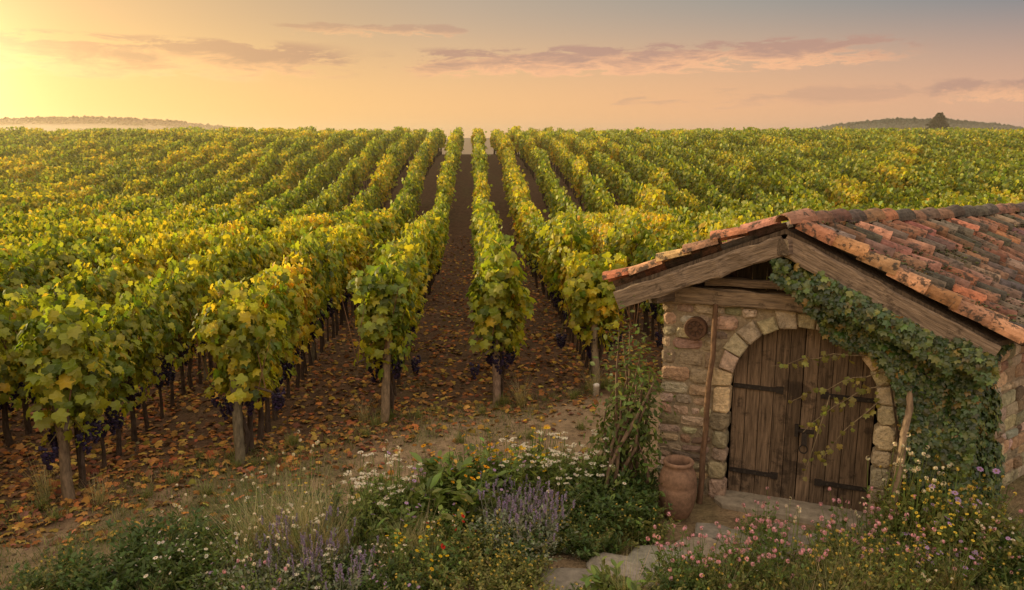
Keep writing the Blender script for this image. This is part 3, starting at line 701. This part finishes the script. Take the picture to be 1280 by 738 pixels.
# ---------- flower bed parts
fcol=bpy.data.collections.new('flower_bed_plants')
def petals(n,w_=.3):
    V=[];F=[]
    for i in range(n):
        a=2*np.pi*i/n; c,s_=math.cos(a),math.sin(a)
        b=len(V)
        for (x,y,z) in ((-.06,.15,0),(.06,.15,0),(w_*.55,.7,.06),(0,1,.0),(-w_*.55,.7,.06)): V.append((x*c-y*s_,x*s_+y*c,z))
        F+=[(b,b+1,b+2),(b,b+2,b+4),(b+4,b+2,b+3)]
    return np.array(V),np.array(F)
PT=petals(7,.6)
def plant(name,ns,hr,spread,nl,ls,lc,fc=None,fr=.03,ftype='daisy',fcen=(.5,.3,.02),stemc=(.13,.17,.04),ltmpl=OVAL,base=0.08,ff=1.0):
    mb=MB(); LP=[];LN=[];FP=[];FU=[]
    for i in range(ns):
        a=rng.uniform(0,6.28); h=rng.uniform(*hr); t=spread*math.sqrt(rng.random())
        b=np.array([math.cos(a)*base*rng.random()*3,math.sin(a)*base*rng.random()*3,0]); e=b+[math.cos(a)*t,math.sin(a)*t,h]
        md=b*.5+e*.5+[0,0,h*.12]+rng.normal(0,.02,3)
        isf=i<ns*ff and fc is not None
        if isf: e=e+[0,0,rng.uniform(.05,.16)]
        tube(mb,[b,md,e],[.0045,.0035,.0025],vary(stemc,1,.15)[0],1,3)
        for k in range(nl):
            u_=rng.uniform(.05,.72 if isf else .98); p=b*(1-u_)**2+2*u_*(1-u_)*md+u_*u_*e; LP.append(p+rng.normal(0,.015,3)); aa=rng.uniform(0,6.28); LN.append((math.cos(aa),math.sin(aa),rng.uniform(.0,.9)))
        if isf: FP.append(e); FU.append([(e-md)[0]*.8+rng.normal(0,.3),(e-md)[1]*.8-.35+rng.normal(0,.3),1])
    LP=np.array(LP);LN=np.array(LN);m=len(LP)
    if m:
        Nn=np.stack([-LN[:,0]*.5,-LN[:,1]*.5,np.ones(m)],1)+rng.normal(0,.4,(m,3))
        mb.scatter(*ltmpl,LP,frames(Nn,LN),ls*rng.uniform(.6,1.3,m),vary(lc,m,.25),0)
    FP=np.array(FP);FU=np.array(FU);m=len(FP)
    if fc is not None:
        if ftype=='daisy':
            D=rng.normal(0,1,(m,3)); R=frames(FU,D); S=fr*rng.uniform(.6,1.2,m)
            mb.scatter(*PT,FP,R,S,vary(fc,m,.1),2)
            mb.scatter(*ICO,FP+nrm(FU)*.003,R,np.stack([S*.26,S*.26,S*.16],1),vary(fcen,m,.1),2)
        elif ftype=='ball':
            n=12; Q=np.repeat(FP,n,0)+nrm(rng.normal(0,1,(m*n,3)))*fr*.75; D=rng.normal(0,1,(m*n,3))
            mb.scatter(*PT,Q,frames(Q-np.repeat(FP,n,0)+1e-4,D),np.full(m*n,fr*.45),vary(fc,m*n,.18),2)
        elif ftype=='umbel':
            n=16; a=rng.uniform(0,6.28,m*n); r=fr*np.sqrt(rng.random(m*n)); Q=np.repeat(FP,n,0)+np.stack([r*np.cos(a),r*np.sin(a),-r*r*4+.01],1)
            mb.scatter(*PT,Q,frames(np.tile([0,-.2,1.],(m*n,1))+rng.normal(0,.3,(m*n,3)),rng.normal(0,1,(m*n,3))),np.full(m*n,fr*.28),vary(fc,m*n,.1),2)
        elif ftype=='spike':
            n=12; hh=np.tile(np.linspace(0,1,n),m); Q=np.repeat(FP,n,0)+np.stack([rng.normal(0,.004,m*n),rng.normal(0,.004,m*n),-hh*fr*3.5+.02],1)
            mb.scatter(*ICO,Q,eye(m*n),np.full(m*n,.0075),vary(fc,m*n,.2),2)
    o=mb.obj(name,[M_GREEN,M_BARK,M_PETAL],False,False); fcol.objects.link(o); return o
G1=(.12,.18,.038);G2=(.17,.225,.048);G3=(.08,.13,.032);GG=(.26,.29,.19)
def bl(name,n,hr,sp,c,w_=.007):
    mb=MB(); a=rng.uniform(0,6.28,n); r=.10*np.sqrt(rng.random(n)); P=np.stack([r*np.cos(a),r*np.sin(a),0*a],1)
    blades(mb,P,rng.uniform(*hr,n),w_,vary(np.array(c)[rng.integers(0,len(c),n)],n,.2),sp); o=mb.obj(name,[M_GREEN,M_BARK,M_PETAL],False,False); fcol.objects.link(o)
bl('p00_grass',130,(.12,.36),.8,[G1,G2,(.26,.24,.09)])
bl('p01_drygrass',120,(.3,.78),.45,[(.48,.40,.21),(.38,.33,.16),(.2,.22,.09)],.005)
plant('p02_daisy',24,(.2,.46),.22,18,.05,G1,(.78,.73,.62),.021,ff=.5)
plant('p03_umbel',16,(.3,.6),.22,24,.05,G2,(.76,.71,.58),.034,'umbel',ff=.6)
plant('p04_yellow',20,(.25,.55),.2,20,.06,G2,(.82,.52,.03),.025,'daisy',(.45,.2,.02),ff=.5)
plant('p05_orange',18,(.3,.6),.2,24,.07,G2,(.85,.36,.02),.030,'daisy',(.3,.1,.02),ff=.45)
plant('p06_pink',22,(.25,.6),.25,18,.05,G1,(.74,.40,.46),.026,'ball',ff=.42)
plant('p07_purple',24,(.2,.5),.22,18,.045,G1,(.48,.32,.58),.024,'daisy',ff=.5)
plant('p08_lavender',60,(.22,.42),.24,10,.045,GG,(.36,.29,.42),.020,'spike',stemc=(.25,.27,.18),ff=.6)
plant('p09_bushy',70,(.12,.42),.32,24,.055,G3)
plant('p10_broadleaf',26,(.15,.45),.26,14,.13,G2)
plant('p11_greybush',80,(.15,.36),.28,18,.04,GG)
plant('p12_red',14,(.2,.42),.2,20,.055,G1,(.60,.04,.03),.026,'daisy',(.1,.05,.02),ff=.3)
plant('p13_palebush',60,(.15,.5),.34,22,.05,(.22,.22,.06),(.68,.52,.12),.015,'ball',ff=.35)
plant('p14_tall_stalks',9,(.55,.85),.22,12,.04,G2,(.78,.70,.52),.022,'ball',ff=.9)
plant('p15_tall_yellow',9,(.5,.8),.2,14,.05,G2,(.85,.60,.08),.024,'daisy',(.45,.2,.02),ff=.9)
fg=gngroup(fcol,'plant_instancing')
P=[];V_=[];S_=[]
def put_(x,y,v,s=1.): P.append((x,y,float(gz(x,y))-.01)); V_.append(v); S_.append(s)
def region(n,fx,ok,choices,p,sr=(.75,1.25)):
    c=0; tries=0
    while c<n and tries<n*30:
        tries+=1; x=rng.uniform(*fx[0]); y=rng.uniform(*fx[1])
        if ok(x,y): put_(x,y,int(rng.choice(choices,p=np.array(p)/sum(p))),rng.uniform(*sr)); c+=1
def onpath(x,y): return (-.3<x<3.3) and abs(y-(7.1+.36*(x-.3)))<.42+(.12 if x>2 else 0)
def inhut(x,y): 
    v=np.array([x,y,0])-O; d=v@NO; return (d<.12 and x>1.6)
okbed=lambda x,y: y<bedline(x)-.05 and not onpath(x,y) and not inhut(x,y) and x<1.7 and not (x>1.55 and y>8.2)
region(170,((-5.2,1.7),(6.5,10)),okbed,[0,9,10,11,13,2,7,3,6,14,15,1],[8,7,3,2.5,3,2.2,1.5,1.4,.7,1.6,.8,3.5],(.5,1.0))
def cluster(cx,cy,r,n,v,sr=(.8,1.2)):
    for i in range(n):
        a=rng.uniform(0,6.28); q=r*math.sqrt(rng.random()); x,y=cx+q*math.cos(a),cy+q*math.sin(a)
        if not inhut(x,y): put_(x,y,v,rng.uniform(*sr))
cluster(-2.2,7.5,.5,18,1); cluster(-2.9,7.2,.4,4,2); cluster(-1.9,7.1,.35,5,8,(.9,1.2)); cluster(-2.4,7.1,.4,5,11)
cluster(-1.5,8.2,.4,5,3); cluster(-2.6,7.7,.5,4,2); cluster(-.95,8.4,.4,5,7); cluster(-.45,8.4,.35,5,10,(1.,1.5)); cluster(-.4,8.7,.35,3,5,(1.0,1.35)); cluster(-.1,8.7,.3,4,4,(1.1,1.4)); cluster(0,8.6,.6,4,15,(.9,1.2)); cluster(-2,7.9,.9,6,14,(.8,1.1))
cluster(.5,8.8,.45,8,3,(.9,1.25)); cluster(.75,8.6,.4,5,2); cluster(.25,8.9,.4,3,7); cluster(.15,8.0,.3,5,8,(.9,1.2)); cluster(.1,7.9,.25,5,11); cluster(-.7,7.6,.4,2,12); cluster(-.6,7.35,.5,3,4,(.6,.9)); cluster(-1.2,7.8,.5,6,0); cluster(-1.0,7.4,.5,5,1,(.6,.9))
cluster(-3.6,7.1,.4,4,9); cluster(-.2,7.2,.4,6,13,(.7,.9)); cluster(1.1,8.5,.35,6,9,(.9,1.2)); cluster(1.0,9.1,.4,5,9,(1,1.3)); cluster(.9,8.0,.4,4,0)
okr=lambda x,y: not onpath(x,y) and not inhut(x,y) and not (2.5<x<3.9 and y>7.75) and not (x<2.2 and y>8.0)
region(90,((1.4,5.6),(6.4,8.2)),okr,[0,13,6,1,9,4,2,7,10,14,15],[7,4,1.5,7,2.5,1.5,1.5,1.2,1,2,1.2],(.55,.95))
cluster(4.45,7.75,.35,9,13,(1.,1.4)); cluster(3.95,7.45,.3,3,15,(.8,1.1)); cluster(3.6,7.3,.3,5,6,(.8,1.1)); cluster(2.3,7.0,.35,7,6,(.8,1.1)); cluster(1.6,6.85,.3,4,6,(.8,1)); cluster(4.9,7.7,.3,3,7,(1.2,1.6)); cluster(5.1,7.4,.3,4,2,(.9,1.2)); cluster(3.0,7.0,.4,6,13,(.8,1.1)); cluster(5.2,7.1,.4,5,0); cluster(2.9,6.8,.5,6,1,(.7,1)); cluster(2.75,7.95,.12,2,6,(.7,.9)); cluster(4.3,7.2,.4,3,7,(.8,1.1)); cluster(4.0,7.6,.5,4,14,(.9,1.2))
for i in range(60):
    x=rng.uniform(-7,3); ys_=ystart(x); y=ys_+rng.normal(-.1,.35) if rng.random()<.6 else rng.uniform(bedline(x),ys_)
    put_(x,y,0,rng.uniform(.3,.7))
for k in range(-5,3):
    a,b=r2w(.35+1.75*k,float(ystart(.35+1.75*k)))
    for j in range(3): put_(a+rng.normal(0,.2),b+rng.normal(0,.15)-.1,int(rng.choice([0,0,0,1])),rng.uniform(.4,.9))
m=len(P); S_=np.array(S_)
instancer('wildflower_bed',P,V_,np.stack([rng.normal(0,.06,m),rng.normal(0,.06,m),rng.uniform(0,6.28,m)],1),np.stack([S_,S_,S_*rng.uniform(.85,1.15,m)],1),fg)
# ---------- distant hills, distance haze painted into the pale ridge colours
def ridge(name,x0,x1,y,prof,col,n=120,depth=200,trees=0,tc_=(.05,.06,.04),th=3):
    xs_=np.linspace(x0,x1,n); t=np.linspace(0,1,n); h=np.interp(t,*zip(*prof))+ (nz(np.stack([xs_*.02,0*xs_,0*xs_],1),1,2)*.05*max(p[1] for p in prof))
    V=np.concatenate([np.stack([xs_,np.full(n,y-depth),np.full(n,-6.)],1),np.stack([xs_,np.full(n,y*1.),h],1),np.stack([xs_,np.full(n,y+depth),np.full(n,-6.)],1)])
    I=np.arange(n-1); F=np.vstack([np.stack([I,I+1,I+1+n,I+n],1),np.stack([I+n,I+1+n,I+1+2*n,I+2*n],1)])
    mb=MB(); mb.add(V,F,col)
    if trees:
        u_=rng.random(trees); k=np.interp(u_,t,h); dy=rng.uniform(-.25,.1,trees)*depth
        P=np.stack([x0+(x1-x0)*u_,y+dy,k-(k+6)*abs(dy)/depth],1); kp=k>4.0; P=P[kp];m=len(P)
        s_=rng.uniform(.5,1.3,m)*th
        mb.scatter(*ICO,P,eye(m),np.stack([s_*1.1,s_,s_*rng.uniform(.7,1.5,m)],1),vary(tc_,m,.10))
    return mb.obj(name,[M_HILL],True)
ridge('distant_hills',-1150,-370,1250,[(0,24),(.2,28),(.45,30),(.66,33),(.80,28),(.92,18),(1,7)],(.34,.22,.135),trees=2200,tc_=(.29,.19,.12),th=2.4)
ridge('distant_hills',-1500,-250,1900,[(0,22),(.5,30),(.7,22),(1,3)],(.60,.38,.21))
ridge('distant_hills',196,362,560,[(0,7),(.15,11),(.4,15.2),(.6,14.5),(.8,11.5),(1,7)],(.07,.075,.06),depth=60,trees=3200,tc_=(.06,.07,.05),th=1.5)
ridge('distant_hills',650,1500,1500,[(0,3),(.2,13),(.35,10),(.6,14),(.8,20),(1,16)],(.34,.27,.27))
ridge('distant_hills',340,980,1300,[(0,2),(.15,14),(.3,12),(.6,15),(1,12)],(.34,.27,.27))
mb=MB(); c=np.array([79.,152.,-2.2]); tube(mb,[c,c+[0,0,5],c+[0,0,10.2]],[.3,.2,.05],(.05,.04,.03),1,6)
m=5200; h=rng.random(m)**.8; lay=np.floor(h*9)/9; a=rng.uniform(0,6.28,m); r=(6.2*(1-h)**.9*(1.1-.6*((h*9)%1))+.1)*(.4+.6*np.sqrt(rng.random(m)))*(1+.25*np.sin(a*3+lay*40))
P=c+np.stack([r*np.cos(a),r*np.sin(a),1.8+8.9*h-.12*r],1); out=np.stack([np.cos(a),np.sin(a),-.3+0*a],1)
mb.scatter(*OVAL,P,frames(np.tile([0,0,1.],(m,1))+rng.normal(0,.4,(m,3)),out),rng.uniform(.3,.6,m),vary((.035,.05,.028),m,.25),0); mb.obj('pine_tree',[M_GREEN,M_BARK])
print('done')
